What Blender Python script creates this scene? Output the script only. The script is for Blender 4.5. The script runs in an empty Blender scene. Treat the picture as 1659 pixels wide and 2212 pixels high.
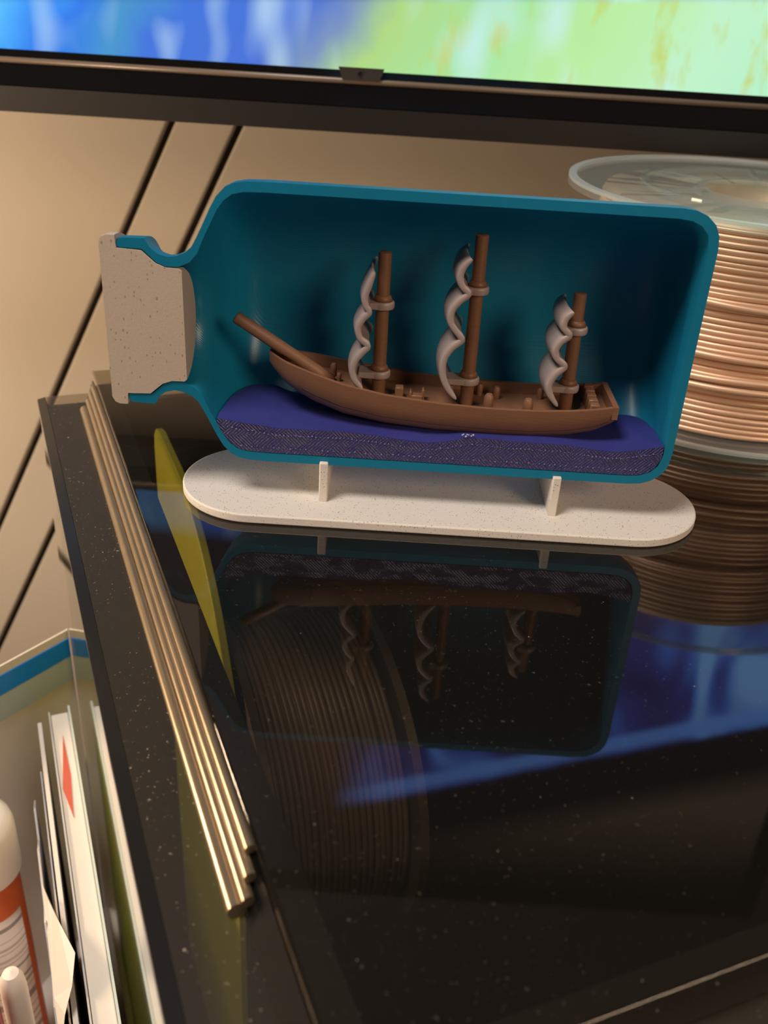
import bpy, bmesh, math, random
from mathutils import Vector, Matrix
random.seed(7)
scene = bpy.context.scene
C = scene.collection
S = 0.00125                      # all lengths below are in model millimetres; S turns them into metres

# ------------------------------------------------------------------ camera
F_PX, PITCH, ROLL = 2050.0, math.radians(29.2), math.radians(3.6)
cam_d = bpy.data.cameras.new('camera')
cam = bpy.data.objects.new('camera', cam_d); C.objects.link(cam)
fwd = Vector((0, math.cos(PITCH), -math.sin(PITCH)))
up0 = Vector((0, math.sin(PITCH), math.cos(PITCH))); rt0 = Vector((1, 0, 0))
rt = math.cos(ROLL) * rt0 + math.sin(ROLL) * up0
upv = -math.sin(ROLL) * rt0 + math.cos(ROLL) * up0
M = Matrix((rt, upv, -fwd)).transposed().to_4x4()
M.translation = Vector((0, 0, 150)) * S
cam.matrix_world = M
cam_d.sensor_fit = 'VERTICAL'; cam_d.sensor_height = 24.0
cam_d.lens = F_PX / 2212.0 * 24.0
cam_d.clip_start = 0.005; cam_d.clip_end = 20
cam_d.dof.use_dof = True; cam_d.dof.focus_distance = 0.295 * S * 1000; cam_d.dof.aperture_fstop = 9.0
scene.camera = cam

# ------------------------------------------------------------------ world, lights, exposure
world = bpy.data.worlds.new('room'); scene.world = world; world.use_nodes = True
world.node_tree.nodes['Background'].inputs[0].default_value = (0.55, 0.45, 0.38, 1)
world.node_tree.nodes['Background'].inputs[1].default_value = 0.045
def area(name, loc, target, size, power, col):
    d = bpy.data.lights.new(name, 'AREA'); d.shape = 'DISK'; d.size = size * S; d.energy = power; d.color = col
    o = bpy.data.objects.new(name, d); C.objects.link(o)
    o.location = Vector(loc) * S
    o.rotation_euler = (Vector(target) - Vector(loc)).to_track_quat('-Z', 'Y').to_euler()
    return o
def bulb(name, loc, rad, power, col):
    d = bpy.data.lights.new(name, 'POINT'); d.shadow_soft_size = rad * S; d.energy = power; d.color = col
    o = bpy.data.objects.new(name, d); C.objects.link(o); o.location = Vector(loc) * S
    return o
bulb('table_lamp_light', (-470, 265, 0), 45, 10.5, (1.0, 0.72, 0.47))
area('ceiling_lamp_light', (-380, -60, 1050), (0, 280, 0), 380, 16.5, (1.0, 0.90, 0.82))
area('floor_lamp_light', (620, -520, 520), (20, 280, 50), 420, 6.8, (1.0, 0.72, 0.48))
scene.view_settings.view_transform = 'Standard'; scene.view_settings.look = 'None'
scene.view_settings.exposure = 0.0; scene.view_settings.gamma = 1.0
scene.view_settings.use_curve_mapping = False

# ------------------------------------------------------------------ helpers
def lin(r, g, b):
    f = lambda c: (c / 255 / 12.92) if c / 255 <= 0.04045 else ((c / 255 + 0.055) / 1.055) ** 2.4
    return (f(r), f(g), f(b), 1)
class N:
    """small node builder"""
    def __init__(s, name):
        s.m = bpy.data.materials.new(name); s.m.use_nodes = True
        s.t = s.m.node_tree; s.t.nodes.clear()
        s.out = s.t.nodes.new('ShaderNodeOutputMaterial')
    def n(s, typ, **kw):
        x = s.t.nodes.new(typ)
        for k, v in kw.items():
            if k.startswith('i_'):
                key = k[2:]; key = int(key) if key.isdigit() else key.replace('_', ' ')
                if hasattr(v, 'is_output') or isinstance(v, bpy.types.NodeSocket): s.t.links.new(v, x.inputs[key])
                else: x.inputs[key].default_value = v
            else: setattr(x, k, v)
        return x
    def coords(s):
        """object coordinates in model millimetres"""
        tc = s.n('ShaderNodeTexCoord')
        return s.n('ShaderNodeVectorMath', operation='SCALE', i_0=tc.outputs['Object'], i_Scale=1 / S).outputs[0]
    def scale(s, vec, sc): return s.n('ShaderNodeVectorMath', operation='MULTIPLY', i_0=vec, i_1=sc).outputs[0]
    def noise(s, vec, sc, det=2, rough=.5): return s.n('ShaderNodeTexNoise', i_Vector=vec, i_Scale=sc, i_Detail=det, i_Roughness=rough).outputs[0]
    def math(s, op, a, b=0, c=0, clamp=False):
        return s.n('ShaderNodeMath', operation=op, use_clamp=clamp, i_0=a, i_1=b, i_2=c).outputs[0]
    def ramp(s, fac, stops, interp='LINEAR'):
        r = s.n('ShaderNodeValToRGB', i_0=fac); r.color_ramp.interpolation = interp
        e = r.color_ramp.elements
        while len(e) < len(stops): e.new(0.5)
        for i, (p, c) in enumerate(stops): e[i].position = p; e[i].color = c if len(c) == 4 else (*c, 1)
        return r.outputs[0]
    def mix(s, fac, a, b, blend='MIX'):
        x = s.n('ShaderNodeMix', data_type='RGBA', blend_type=blend)
        for k, v in ((0, fac), (6, a), (7, b)):
            if isinstance(v, bpy.types.NodeSocket): s.t.links.new(v, x.inputs[k])
            else: x.inputs[k].default_value = v
        return x.outputs[2]
    def bump(s, h, strength=.3, dist=.3): return s.n('ShaderNodeBump', i_Strength=strength, i_Distance=dist * S, i_Height=h).outputs[0]
    def pbr(s, **kw): return s.n('ShaderNodeBsdfPrincipled', **kw)
    def done(s, sh): s.t.links.new(sh.outputs[0] if hasattr(sh, 'outputs') else sh, s.out.inputs[0]); return s.m
def simple(name, col, rough=.5, metal=0., spec=.5, ns=0.0, nscale=.08, coat=0.):
    a = N(name); co = a.coords(); nz = a.noise(co, nscale, 4)
    c2 = tuple(x * (1 - ns) for x in col[:3]) + (1,)
    b = a.pbr(i_Base_Color=a.mix(nz, col, c2), i_Roughness=rough, i_Metallic=metal, i_Specular_IOR_Level=spec, i_Coat_Weight=coat)
    return a.done(b)

def root_loc(o):
    while o.parent: o = o.parent
    return o.location
def link_mesh(name, me, mat, parent=None, smooth=False):
    o = bpy.data.objects.new(name, me); C.objects.link(o)
    if mat: me.materials.append(mat)
    if parent: o.parent = parent
    if smooth:
        for p in me.polygons: p.use_smooth = True
    return o
def obj(name, geo, mat, parent=None, smooth=False, origin=None):
    """geo=(verts, faces) in millimetre world coordinates; linked as ONE mesh object"""
    vs, fs = geo
    off = root_loc(parent) if parent else (Vector(origin) * S if origin else Vector((0, 0, 0)))
    me = bpy.data.meshes.new(name)
    me.from_pydata([tuple(Vector(v) * S - off) for v in vs], [], fs)
    bm = bmesh.new(); bm.from_mesh(me); bmesh.ops.recalc_face_normals(bm, faces=bm.faces); bm.to_mesh(me); bm.free()
    o = link_mesh(name, me, mat, parent, smooth)
    if not parent: o.location = off
    return o
def thing(name, label, cat, loc, group=None):
    o = bpy.data.objects.new(name, None); C.objects.link(o); o.location = Vector(loc) * S
    o.empty_display_size = .01
    tag(o, label, cat, group); return o
def tag(o, label=None, cat=None, group=None, kind=None):
    if label: o['label'] = label
    if cat: o['category'] = cat
    if group: o['group'] = group
    if kind: o['kind'] = kind
    return o
def smooth_angle(o, ang=40):
    me = o.data
    for p in me.polygons: p.use_smooth = True
    try: me.set_sharp_from_angle(angle=math.radians(ang))
    except Exception: pass
    return o
def bevel(o, w, seg=2, ang=30):
    m = o.modifiers.new('bevel', 'BEVEL'); m.width = w * S; m.segments = seg; m.limit_method = 'ANGLE'; m.angle_limit = math.radians(ang)
    m.harden_normals = False
    for p in o.data.polygons: p.use_smooth = True
    try: o.data.set_sharp_from_angle(angle=math.radians(50))
    except Exception: pass
    return o
def merge(*gs):
    V, Fc = [], []
    for v, f in gs:
        k = len(V); V += list(v); Fc += [tuple(i + k for i in q) for q in f]
    return V, Fc
def box(x0, x1, y0, y1, z0, z1):
    v = [(x, y, z) for x in (x0, x1) for y in (y0, y1) for z in (z0, z1)]
    return v, [(0, 1, 3, 2), (4, 6, 7, 5), (0, 4, 5, 1), (2, 3, 7, 6), (0, 2, 6, 4), (1, 5, 7, 3)]
def prism(poly, axis, a, b):
    """extrude a closed 2-D polygon; axis 'y': poly=(x,z), axis 'x': poly=(y,z), axis 'z': poly=(x,y)"""
    def p3(p, t):
        return (p[0], t, p[1]) if axis == 'y' else (t, p[0], p[1]) if axis == 'x' else (p[0], p[1], t)
    n = len(poly)
    v = [p3(p, a) for p in poly] + [p3(p, b) for p in poly]
    f = [tuple(range(n)), tuple(range(2 * n - 1, n - 1, -1))] + [(i, (i + 1) % n, n + (i + 1) % n, n + i) for i in range(n)]
    return v, f
def tube(path, rad, seg=12, caps=True):
    V, Fc = [], []; n = len(path); P = [Vector(p) for p in path]
    rad = rad if isinstance(rad, (list, tuple)) else [rad] * n
    ref = None
    for i, p in enumerate(P):
        t = (P[min(i + 1, n - 1)] - P[max(i - 1, 0)]).normalized()
        if ref is None: ref = Vector((0, 0, 1)) if abs(t.z) < .9 else Vector((0, 1, 0))
        a = t.cross(ref).normalized(); b = t.cross(a).normalized(); ref = -b if False else ref
        for k in range(seg):
            q = 2 * math.pi * k / seg
            V.append(tuple(p + rad[i] * (math.cos(q) * a + math.sin(q) * b)))
    for i in range(n - 1):
        for k in range(seg): Fc.append((i * seg + k, i * seg + (k + 1) % seg, (i + 1) * seg + (k + 1) % seg, (i + 1) * seg + k))
    if caps: Fc.append(tuple(range(seg))); Fc.append(tuple(range((n - 1) * seg, n * seg)))
    return V, Fc
def lathe(prof, c, seg=48, axis='z', closed=False):
    """prof: (r, t) pairs turned about an axis through c"""
    V, Fc = [], []; n = len(prof)
    for k in range(seg):
        q = 2 * math.pi * k / seg
        for r, t in prof:
            u, w = r * math.cos(q), r * math.sin(q)
            V.append((c[0] + u, c[1] + w, c[2] + t) if axis == 'z' else (c[0] + t, c[1] + u, c[2] + w) if axis == 'x' else (c[0] + u, c[1] + t, c[2] + w))
    m = n if closed else n - 1
    for k in range(seg):
        for i in range(m):
            a, b = k * n + i, k * n + (i + 1) % n; k2 = (k + 1) % seg
            Fc.append((a, b, k2 * n + (i + 1) % n, k2 * n + i))
    return V, Fc
def torus(c, R, r, axis='z', seg=48, rs=8, tilt=0., phase=0.):
    V, Fc = [], []
    for k in range(seg):
        q = 2 * math.pi * k / seg
        for j in range(rs):
            w = 2 * math.pi * j / rs
            rr = R + r * math.cos(w); t = r * math.sin(w) + tilt * math.cos(q + phase)
            u, v = rr * math.cos(q), rr * math.sin(q)
            V.append((c[0] + u, c[1] + v, c[2] + t) if axis == 'z' else (c[0] + t, c[1] + u, c[2] + v))
    for k in range(seg):
        for j in range(rs):
            Fc.append((k * rs + j, k * rs + (j + 1) % rs, ((k + 1) % seg) * rs + (j + 1) % rs, ((k + 1) % seg) * rs + j))
    return V, Fc
def spline(pts, n):
    """Catmull-Rom through 2-D or 3-D points"""
    P = [Vector(p) for p in pts]; out = []; k = len(P) - 1
    for i in range(n):
        t = i / (n - 1) * k; a = min(int(t), k - 1); t -= a
        p0, p1, p2, p3 = P[max(a - 1, 0)], P[a], P[a + 1], P[min(a + 2, k)]
        out.append(.5 * ((2 * p1) + (p2 - p0) * t + (2 * p0 - 5 * p1 + 4 * p2 - p3) * t * t + (3 * p1 - p0 - 3 * p2 + p3) * t ** 3))
    return out
def interp(tab, x):
    if x <= tab[0][0]: return tab[0][1]
    for (a, p), (b, q) in zip(tab, tab[1:]):
        if x <= b: return p + (q - p) * (x - a) / (b - a)
    return tab[-1][1]

# the cabinet stands turned against the television: u runs back along its left edge, v outwards (left)
EU = Vector((-0.39814, 0.91732, 0)); EV = Vector((-0.91732, -0.39814, 0)); V0 = -32.7
def uv(u, v, z): return tuple(EU * u + EV * (V0 + v) + Vector((0, 0, z)))
def uvgeo(g): return [uv(*p) for p in g[0]], g[1]          # geometry given in (u, v, z)

# ------------------------------------------------------------------ materials
def mat_teal():
    a = N('teal_plastic'); co = a.coords()
    nz = a.noise(co, .25, 3)
    layers = a.n('ShaderNodeTexWave', wave_type='BANDS', bands_direction='Y', i_Vector=co, i_Scale=.9, i_Distortion=.3).outputs[1]
    col = a.mix(nz, (0.010, 0.235, 0.42, 1), (0.013, 0.27, 0.46, 1))
    b = a.pbr(i_Base_Color=col, i_Roughness=.31, i_Specular_IOR_Level=.55, i_Normal=a.bump(layers, .12, .15))
    tr = a.n('ShaderNodeBsdfTranslucent', i_Color=(0.02, 0.45, 0.62, 1))
    return a.done(a.n('ShaderNodeMixShader', i_0=.22, i_1=b.outputs[0], i_2=tr.outputs[0]))
def mat_speckle(name, col, amount=.5, sc=(.8, .8, 1.1), dark=(0.16, 0.13, 0.10, 1), fac=.75):
    a = N(name); co = a.coords()
    v1 = a.n('ShaderNodeTexVoronoi', i_Vector=a.scale(co, sc), i_Scale=1.0)
    sp = a.math('LESS_THAN', v1.outputs['Distance'], a.math('MULTIPLY', a.noise(co, .35, 1), .36))
    pick = a.math('GREATER_THAN', a.n('ShaderNodeSeparateColor', i_0=v1.outputs['Color']).outputs[0], 1 - amount)
    f = a.math('MULTIPLY', a.math('MULTIPLY', sp, pick), fac)
    fine = a.noise(co, 1.6, 3)
    base = a.mix(fine, col, tuple(x * .86 for x in col[:3]) + (1,))
    b = a.pbr(i_Base_Color=a.mix(f, base, dark), i_Roughness=.6, i_Normal=a.bump(fine, .25, .2))
    return a.done(b)
def mat_sea():
    a = N('sea_blue_plastic'); co = a.coords(); nz = a.noise(co, .6, 3)
    b = a.pbr(i_Base_Color=a.mix(nz, (0.030, 0.034, 0.195, 1), (0.040, 0.046, 0.24, 1)), i_Roughness=.45, i_Specular_IOR_Level=.5)
    return a.done(b)
def mat_hatch():
    a = N('sea_cut_face_plastic'); co = a.coords()
    d1 = a.n('ShaderNodeTexWave', wave_type='BANDS', bands_direction='DIAGONAL', i_Vector=a.scale(co, (1, 0, -1.0)), i_Scale=.55, i_Distortion=1.2, i_Detail=2.0, i_Detail_Scale=1.5).outputs[1]
    d2 = a.n('ShaderNodeTexWave', wave_type='BANDS', bands_direction='DIAGONAL', i_Vector=a.scale(co, (1, 0, 1.0)), i_Scale=.55, i_Distortion=1.2, i_Detail=2.0, i_Detail_Scale=1.5).outputs[1]
    sel = a.ramp(a.noise(a.scale(co, (.12, 0, .3)), 1.0, 1), [(.46, (0, 0, 0)), (.54, (1, 1, 1))])
    h = a.mix(sel, d1, d2)
    hv = a.n('ShaderNodeSeparateColor', i_0=h).outputs[0]
    spk = a.noise(co, 1.1, 3, .7)
    line = a.math('MULTIPLY', a.math('POWER', hv, 5.0), a.ramp(spk, [(.42, (0, 0, 0)), (.62, (1, 1, 1))]))
    line = a.math('MULTIPLY', line, .55, clamp=True)
    col = a.mix(line, (0.034, 0.034, 0.155, 1), (0.26, 0.24, 0.34, 1))  # pale grey sheen of the print lines painted into the colour
    hh = a.math('ADD', hv, a.math('MULTIPLY', spk, .6))
    b = a.pbr(i_Base_Color=col, i_Roughness=.38, i_Normal=a.bump(hh, .7, .45))
    return a.done(b)
def mat_brown():
    a = N('brown_ship_plastic'); co = a.coords()
    nz = a.noise(a.scale(co, (.15, .15, 1.6)), 1.0, 4)
    w = a.n('ShaderNodeTexWave', wave_type='BANDS', bands_direction='Z', i_Vector=co, i_Scale=.8, i_Distortion=.6).outputs[1]
    b = a.pbr(i_Base_Color=a.mix(nz, (0.265, 0.13, 0.072, 1), (0.21, 0.10, 0.054, 1)), i_Roughness=.45, i_Normal=a.bump(w, .18, .2))
    return a.done(b)
def mat_glass(name, tint, dust, haze, ior=1.62, speck=.10, rough=.03):
    a = N(name); co = a.coords()
    geo = a.n('ShaderNodeNewGeometry')
    fr = a.n('ShaderNodeFresnel', i_IOR=ior)
    outside = a.math('SUBTRACT', 1.0, geo.outputs['Backfacing'])
    fac = a.math('MULTIPLY', fr.outputs[0], outside)
    tr = a.n('ShaderNodeBsdfTransparent', i_Color=(*tint, 1))
    gl = a.n('ShaderNodeBsdfGlossy', i_Color=(1, 1, 1, 1), i_Roughness=rough)
    m = a.n('ShaderNodeMixShader', i_0=fac, i_1=tr.outputs[0], i_2=gl.outputs[0])
    vo = a.n('ShaderNodeTexVoronoi', i_Vector=co, i_Scale=.30)
    pick = a.n('ShaderNodeSeparateColor', i_0=vo.outputs['Color'])
    rad = a.math('MULTIPLY', a.math('POWER', pick.outputs[0], 5.0), speck)
    sp1 = a.math('LESS_THAN', vo.outputs['Distance'], rad)
    fine = a.noise(co, .9, 3, .75)
    big = a.noise(co, .02, 3)
    sp2 = a.ramp(a.math('ADD', fine, a.math('MULTIPLY', big, .12)), [(.72, (0, 0, 0)), (.80, (1, 1, 1))])
    d = a.math('MAXIMUM', a.math('MULTIPLY', sp1, .75), a.math('MULTIPLY', sp2, dust))
    d = a.math('ADD', d, haze, clamp=True)
    d = a.math('MULTIPLY', d, outside)
    df = a.n('ShaderNodeBsdfDiffuse', i_Color=(0.60, 0.50, 0.38, 1))
    return a.done(a.n('ShaderNodeMixShader', i_0=d, i_1=m.outputs[0], i_2=df.outputs[0]))
def mat_clear(name, tint=(.90, .95, .93), dif=.07):
    a = N(name)
    geo = a.n('ShaderNodeNewGeometry'); fr = a.n('ShaderNodeFresnel', i_IOR=1.5)
    fac = a.math('MULTIPLY', fr.outputs[0], a.math('SUBTRACT', 1.0, geo.outputs['Backfacing']))
    tr = a.n('ShaderNodeBsdfTransparent', i_Color=(*tint, 1))
    gl = a.n('ShaderNodeBsdfGlossy', i_Color=(1, 1, 1, 1), i_Roughness=.12)
    m = a.n('ShaderNodeMixShader', i_0=fac, i_1=tr.outputs[0], i_2=gl.outputs[0])
    df = a.n('ShaderNodeBsdfDiffuse', i_Color=(.75, .80, .80, 1))
    return a.done(a.n('ShaderNodeMixShader', i_0=dif, i_1=m.outputs[0], i_2=df.outputs[0]))
def mat_copper():
    a = N('copper_silk_filament'); co = a.coords(); nz = a.noise(co, .05, 4)
    b = a.pbr(i_Base_Color=a.mix(nz, (0.80, 0.54, 0.37, 1), (0.66, 0.42, 0.28, 1)), i_Metallic=.4, i_Roughness=.4)
    return a.done(b)
def mat_wall():
    a = N('cream_panel_paint'); co = a.coords(); nz = a.noise(co, .012, 4); fine = a.noise(co, .4, 3)
    b = a.pbr(i_Base_Color=a.mix(nz, (0.53, 0.465, 0.375, 1), (0.48, 0.42, 0.34, 1)), i_Roughness=.6, i_Normal=a.bump(fine, .08, .3))
    return a.done(b)
def mat_screen():
    """the moving picture shown on the television: blurred blue on the left, mint and yellow on the right; the part above is invented for its reflection in the glass top"""
    a = N('television_picture'); co = a.coords()
    sep = a.n('ShaderNodeSeparateXYZ', i_0=co); x, z = sep.outputs[0], sep.outputs[2]     # from the screen's lower centre
    n1 = a.noise(a.scale(co, (1, 0, .7)), .022, 3, .55); n2 = a.noise(a.scale(co, (1, 0, .45)), .07, 3, .6); n3 = a.noise(a.scale(co, (1.3, 0, .6)), .035, 1)
    xs = a.math('ADD', x, a.math('MULTIPLY', a.math('SUBTRACT', n1, .5), 55))
    xs = a.math('SUBTRACT', xs, a.math('MULTIPLY', z, .75))
    t = a.math('DIVIDE', a.math('ADD', xs, 200), 400)
    low = a.ramp(t, [(0.0, lin(95, 200, 255)), (.05, lin(70, 160, 250)), (.10, lin(55, 125, 235)), (.17, lin(75, 150, 205)), (.22, lin(70, 120, 220)),
                     (.33, lin(75, 115, 215)), (.39, lin(125, 150, 190)), (.45, lin(175, 215, 130)), (.56, lin(165, 228, 165)), (.70, lin(185, 235, 160)),
                     (.83, lin(190, 240, 200)), (1.0, lin(175, 235, 195))])
    spots = a.ramp(n2, [(.54, (0, 0, 0)), (.70, (1, 1, 1))])
    right = a.ramp(t, [(.44, (0, 0, 0)), (.52, (1, 1, 1))])
    low = a.mix(a.math('MULTIPLY', a.math('MULTIPLY', spots, right), .75), low, lin(195, 205, 70))
    wh = a.ramp(n3, [(.50, (0, 0, 0)), (.80, (1, 1, 1))])
    low = a.mix(a.math('MULTIPLY', wh, .65), low, lin(205, 240, 250))
    # higher up the picture is invented: blue and violet to reflect in the glass
    n4 = a.n('ShaderNodeTexNoise', i_Vector=a.scale(co, (1, 0, .6)), i_Scale=.016, i_Detail=1.0, i_Distortion=1.6).outputs[0]
    hi = a.ramp(n4, [(.34, (0.05, 0.04, 0.22)), (.48, (0.09, 0.12, 0.62)), (.58, (0.14, 0.36, 1.3)), (.72, (0.45, 0.95, 1.9))])
    rm = a.ramp(a.math('DIVIDE', a.math('ADD', x, 100), 300), [(.28, (0, 0, 0)), (.40, (1, 1, 1))])
    hi = a.mix(rm, (0.02, 0.018, 0.03, 1), hi)
    zz_ = a.math('SUBTRACT', z, a.math('MULTIPLY', a.math('ADD', x, 200), .055))
    f = a.ramp(a.math('DIVIDE', zz_, 100), [(.17, (0, 0, 0)), (.27, (1, 1, 1))])
    pic = a.mix(f, low, hi)
    # slanting dark bar and dim brown field, also made up for the reflection
    line = a.math('ADD', z, a.math('MULTIPLY', x, .36))
    bl = a.ramp(a.math('DIVIDE', line, 400), [(.56, (0, 0, 0)), (.575, (1, 1, 1)), (.59, (1, 1, 1)), (.61, (0, 0, 0))])
    pic = a.mix(a.math('MULTIPLY', a.math('MULTIPLY', bl, rm), .9), pic, (0.30, 0.72, 1.9, 1))
    dk = a.ramp(a.math('DIVIDE', line, 400), [(.605, (0, 0, 0)), (.615, (1, 1, 1))])
    pic = a.mix(dk, pic, (0.012, 0.012, 0.02, 1))
    br = a.ramp(a.math('DIVIDE', line, 400), [(.70, (0, 0, 0)), (.77, (1, 1, 1)), (.92, (1, 1, 1)), (1.0, (.15, .15, .15))])
    pic = a.mix(br, pic, (0.22, 0.15, 0.10, 1))
    tp = a.ramp(a.math('DIVIDE', z, 400), [(.56, (0, 0, 0)), (.76, (1, 1, 1))])  # top of the invented picture faded dark so its reflection dies out
    pic = a.mix(tp, pic, (0.010, 0.009, 0.010, 1))
    px = a.n('ShaderNodeTexWave', wave_type='BANDS', bands_direction='X', i_Vector=co, i_Scale=.55).outputs[1]
    pic = a.mix(a.math('MULTIPLY', px, .22), pic, a.mix(.55, pic, (0, 0, 0, 1)))
    e = a.n('ShaderNodeEmission', i_Color=pic, i_Strength=1.1)
    gl = a.n('ShaderNodeBsdfGlossy', i_Color=(.02, .02, .02, 1), i_Roughness=.3)
    return a.done(a.n('ShaderNodeAddShader', i_0=e.outputs[0], i_1=gl.outputs[0]))
def mat_bag():
    a = N('translucent_bag_film'); co = a.coords()
    b = a.pbr(i_Base_Color=(0.88, 0.82, 0.75, 1), i_Roughness=.3)
    tr = a.n('ShaderNodeBsdfTransparent', i_Color=(.95, .93, .9, 1))
    return a.done(a.n('ShaderNodeMixShader', i_0=.10, i_1=b.outputs[0], i_2=tr.outputs[0]))
def mat_label():
    a = N('printed_pill_label'); co = a.coords(); sep = a.n('ShaderNodeSeparateXYZ', i_0=co)
    z = sep.outputs[2]
    st = a.noise(a.n('ShaderNodeCombineXYZ', i_2=z).outputs[0], .2, 2)
    f = a.ramp(st, [(.50, (0, 0, 0)), (.56, (1, 1, 1))])
    return a.done(a.pbr(i_Base_Color=a.mix(a.math('MULTIPLY', f, .75), (0.78, 0.66, 0.56, 1), (0.10, 0.08, 0.07, 1)), i_Roughness=.5))

TEAL = mat_teal(); SPECK = mat_speckle('speckled_white_plastic', (0.80, 0.74, 0.67, 1), .65, (1.15, 1.15, 1.3), (0.17, 0.14, 0.11, 1), .8)
CORK = mat_speckle('speckled_cork_plastic', (0.64, 0.525, 0.43, 1), .55, (.75, .75, .45), (0.26, 0.19, 0.14, 1), .6)
SEA = mat_sea(); HATCH = mat_hatch(); BROWN = mat_brown()
GROOVE = simple('dark_plank_seam', (0.05, 0.02, 0.01, 1), .7)
SAIL = simple('lilac_grey_sail_plastic', (0.42, 0.335, 0.32, 1), .38, ns=.15, nscale=.3)
BEAD = simple('sea_bead_plastic', (0.16, 0.15, 0.36, 1), .3)
GLASS = mat_glass('tinted_black_glass', (.66, .63, .58), .14, .010, speck=.05)
LEDGE = mat_glass('dusty_tinted_ledge_glass', (.74, .70, .63), .8, .05, speck=.10, rough=.4, ior=1.4)
SIDEGLASS = mat_glass('tinted_side_glass', (.88, .86, .82), .2, .012, ior=1.75, speck=.05)
BRASS = simple('satin_brass', (0.42, 0.33, 0.22, 1), .30, metal=.75, ns=.25, nscale=.1)
BLACK = simple('black_lacquer', (0.012, 0.011, 0.011, 1), .25)
BLACKM = simple('matt_black_board', (0.02, 0.018, 0.017, 1), .6)
TVGLOSS = simple('television_gloss_black', (0.006, 0.006, 0.007, 1), .12)
TVMAT = simple('television_matt_black', (0.018, 0.016, 0.016, 1), .5)
TVRIDGE = simple('television_ridge_reflection', (0.16, 0.12, 0.09, 1), .3)  # chrome ridge, its warm reflection put into the base colour
COPPER = mat_copper(); CLEAR = mat_clear('clear_reel_plastic'); RIMC = mat_clear('frosted_reel_rim', dif=.28)
DARKFIL = simple('dark_bronze_filament', (0.22, 0.17, 0.14, 1), .4, ns=.3, nscale=.03)
DARKREEL = simple('dark_reel_plastic', (0.13, 0.10, 0.085, 1), .45, ns=.2)
GREEN = simple('lime_green_plastic', (0.68, 0.74, 0.06, 1), .45, ns=.10)
WALL = mat_wall(); GAP = simple('dark_gap_board', (0.035, 0.028, 0.02, 1), .8)
WHITEP = simple('white_paper', (0.84, 0.78, 0.70, 1), .6, ns=.08)
GREYP = simple('grey_white_card', (0.62, 0.60, 0.60, 1), .55, ns=.12)
MINT = simple('pale_mint_cover', (0.66, 0.74, 0.68, 1), .45)
REDP = simple('red_print', (0.62, 0.13, 0.08, 1), .5)
ORANGE = simple('orange_pill_plastic', (0.72, 0.13, 0.012, 1), .25)
WCAP = simple('white_cap_plastic', (0.86, 0.80, 0.70, 1), .45)
CRIMSON = simple('crimson_plastic', (0.36, 0.012, 0.03, 1), .25)
BLUEZ = simple('blue_zip_plastic', (0.003, 0.27, 0.95, 1), .35)
PALEB = simple('pale_blue_film', (0.50, 0.60, 0.64, 1), .35)
CARPET = simple('grey_carpet', (0.10, 0.095, 0.09, 1), .9, ns=.3, nscale=.2)
LABEL = mat_label(); BAG = mat_bag(); SCREEN = mat_screen()

# ------------------------------------------------------------------ room: floor and wall of slanting boards
fl = obj('floor', box(-1300, 1600, -900, 612, -462, -452), CARPET); tag(fl, kind='structure')
WY = 600
wall = obj('wall_back', box(-1300, 1600, WY + 8, WY + 20, -452, 1500), GAP); tag(wall, kind='structure')
SL = 0.50                                   # boards lean: x = x0 + SL * (z - 66)
def board(x0, x1):
    zb, zt = -452, 425
    # boards end behind the television, keeping their grooves out of the glass reflection
    q = [(x0 + SL * (zb - 66), zb), (x1 + SL * (zb - 66), zb), (x1 + SL * (zt - 66), zt), (x0 + SL * (zt - 66), zt)]
    o = obj('wall_board', prism(q, 'y', WY, WY + 8), WALL, wall); bevel(o, 1.5, 2)
edges = [-1000, -142.5, -102, 1300]
for a_, b_ in zip(edges, edges[1:]): board(a_ + 2.2, b_ - 2.2)

up = obj('wall_upper', box(-1300, 1600, WY - 2, WY + 7.9, 425.5, 1500), simple('darkened_upper_wall', (0.055, 0.045, 0.038, 1), .7)); tag(up, kind='structure')  # unseen upper wall given a dark colour so the glass reflection stays dim
# ------------------------------------------------------------------ television on the wall
TY, TX = 480, -8
tv = thing('television', 'black-framed flat television showing a blurred blue and yellow-green picture', 'television', (TX, TY, 86))
TW, T0, T1 = 300, 113.2, 445
obj('screen', box(TX - TW + 14, TX + TW - 14, TY + 1.5, TY + 4, T0 - 2, T1 - 12), SCREEN, None)
scr = bpy.data.objects['screen']; scr.parent = tv
me = scr.data
for v in me.vertices: v.co -= Vector((TX, TY, T0)) * S
scr.location = Vector((0, 0, T0 - 86)) * S
# lower frame: lip, pale ridge, glossy face, receding matt chin
obj('frame_lip', box(TX - TW, TX + TW, TY - 1, TY + 10, 110.0, T0), TVGLOSS, tv)
rd = obj('frame_ridge', tube([(TX - TW, TY - 1.2, 108.8), (TX + TW, TY - 1.2, 108.8)], 1.3, 10), TVRIDGE, tv, True); tag(rd, 'thin frame ridge coloured with its warm reflection')
obj('frame_face', prism([(TY - 1.5, 108.6), (TY - 2.2, 98.0), (TY + 12, 98.0), (TY + 12, 108.6)], 'x', TX - TW, TX + TW), TVGLOSS, tv)
obj('frame_chin', prism([(TY - 2.0, 97.6), (TY + 1.5, 86.0), (TY + 14, 86.0), (TY + 14, 97.6)], 'x', TX - TW, TX + TW), TVMAT, tv)
for sx in (-1, 1):
    xa = TX + sx * TW; xb = TX + sx * (TW - 14)
    obj('frame_side', box(min(xa, xb), max(xa, xb), TY - 1.5, TY + 10, T0, T1), TVGLOSS, tv)
obj('frame_top', box(TX - TW + 14, TX + TW - 14, TY - 1.5, TY + 10, T1 - 14, T1), TVGLOSS, tv)
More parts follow.
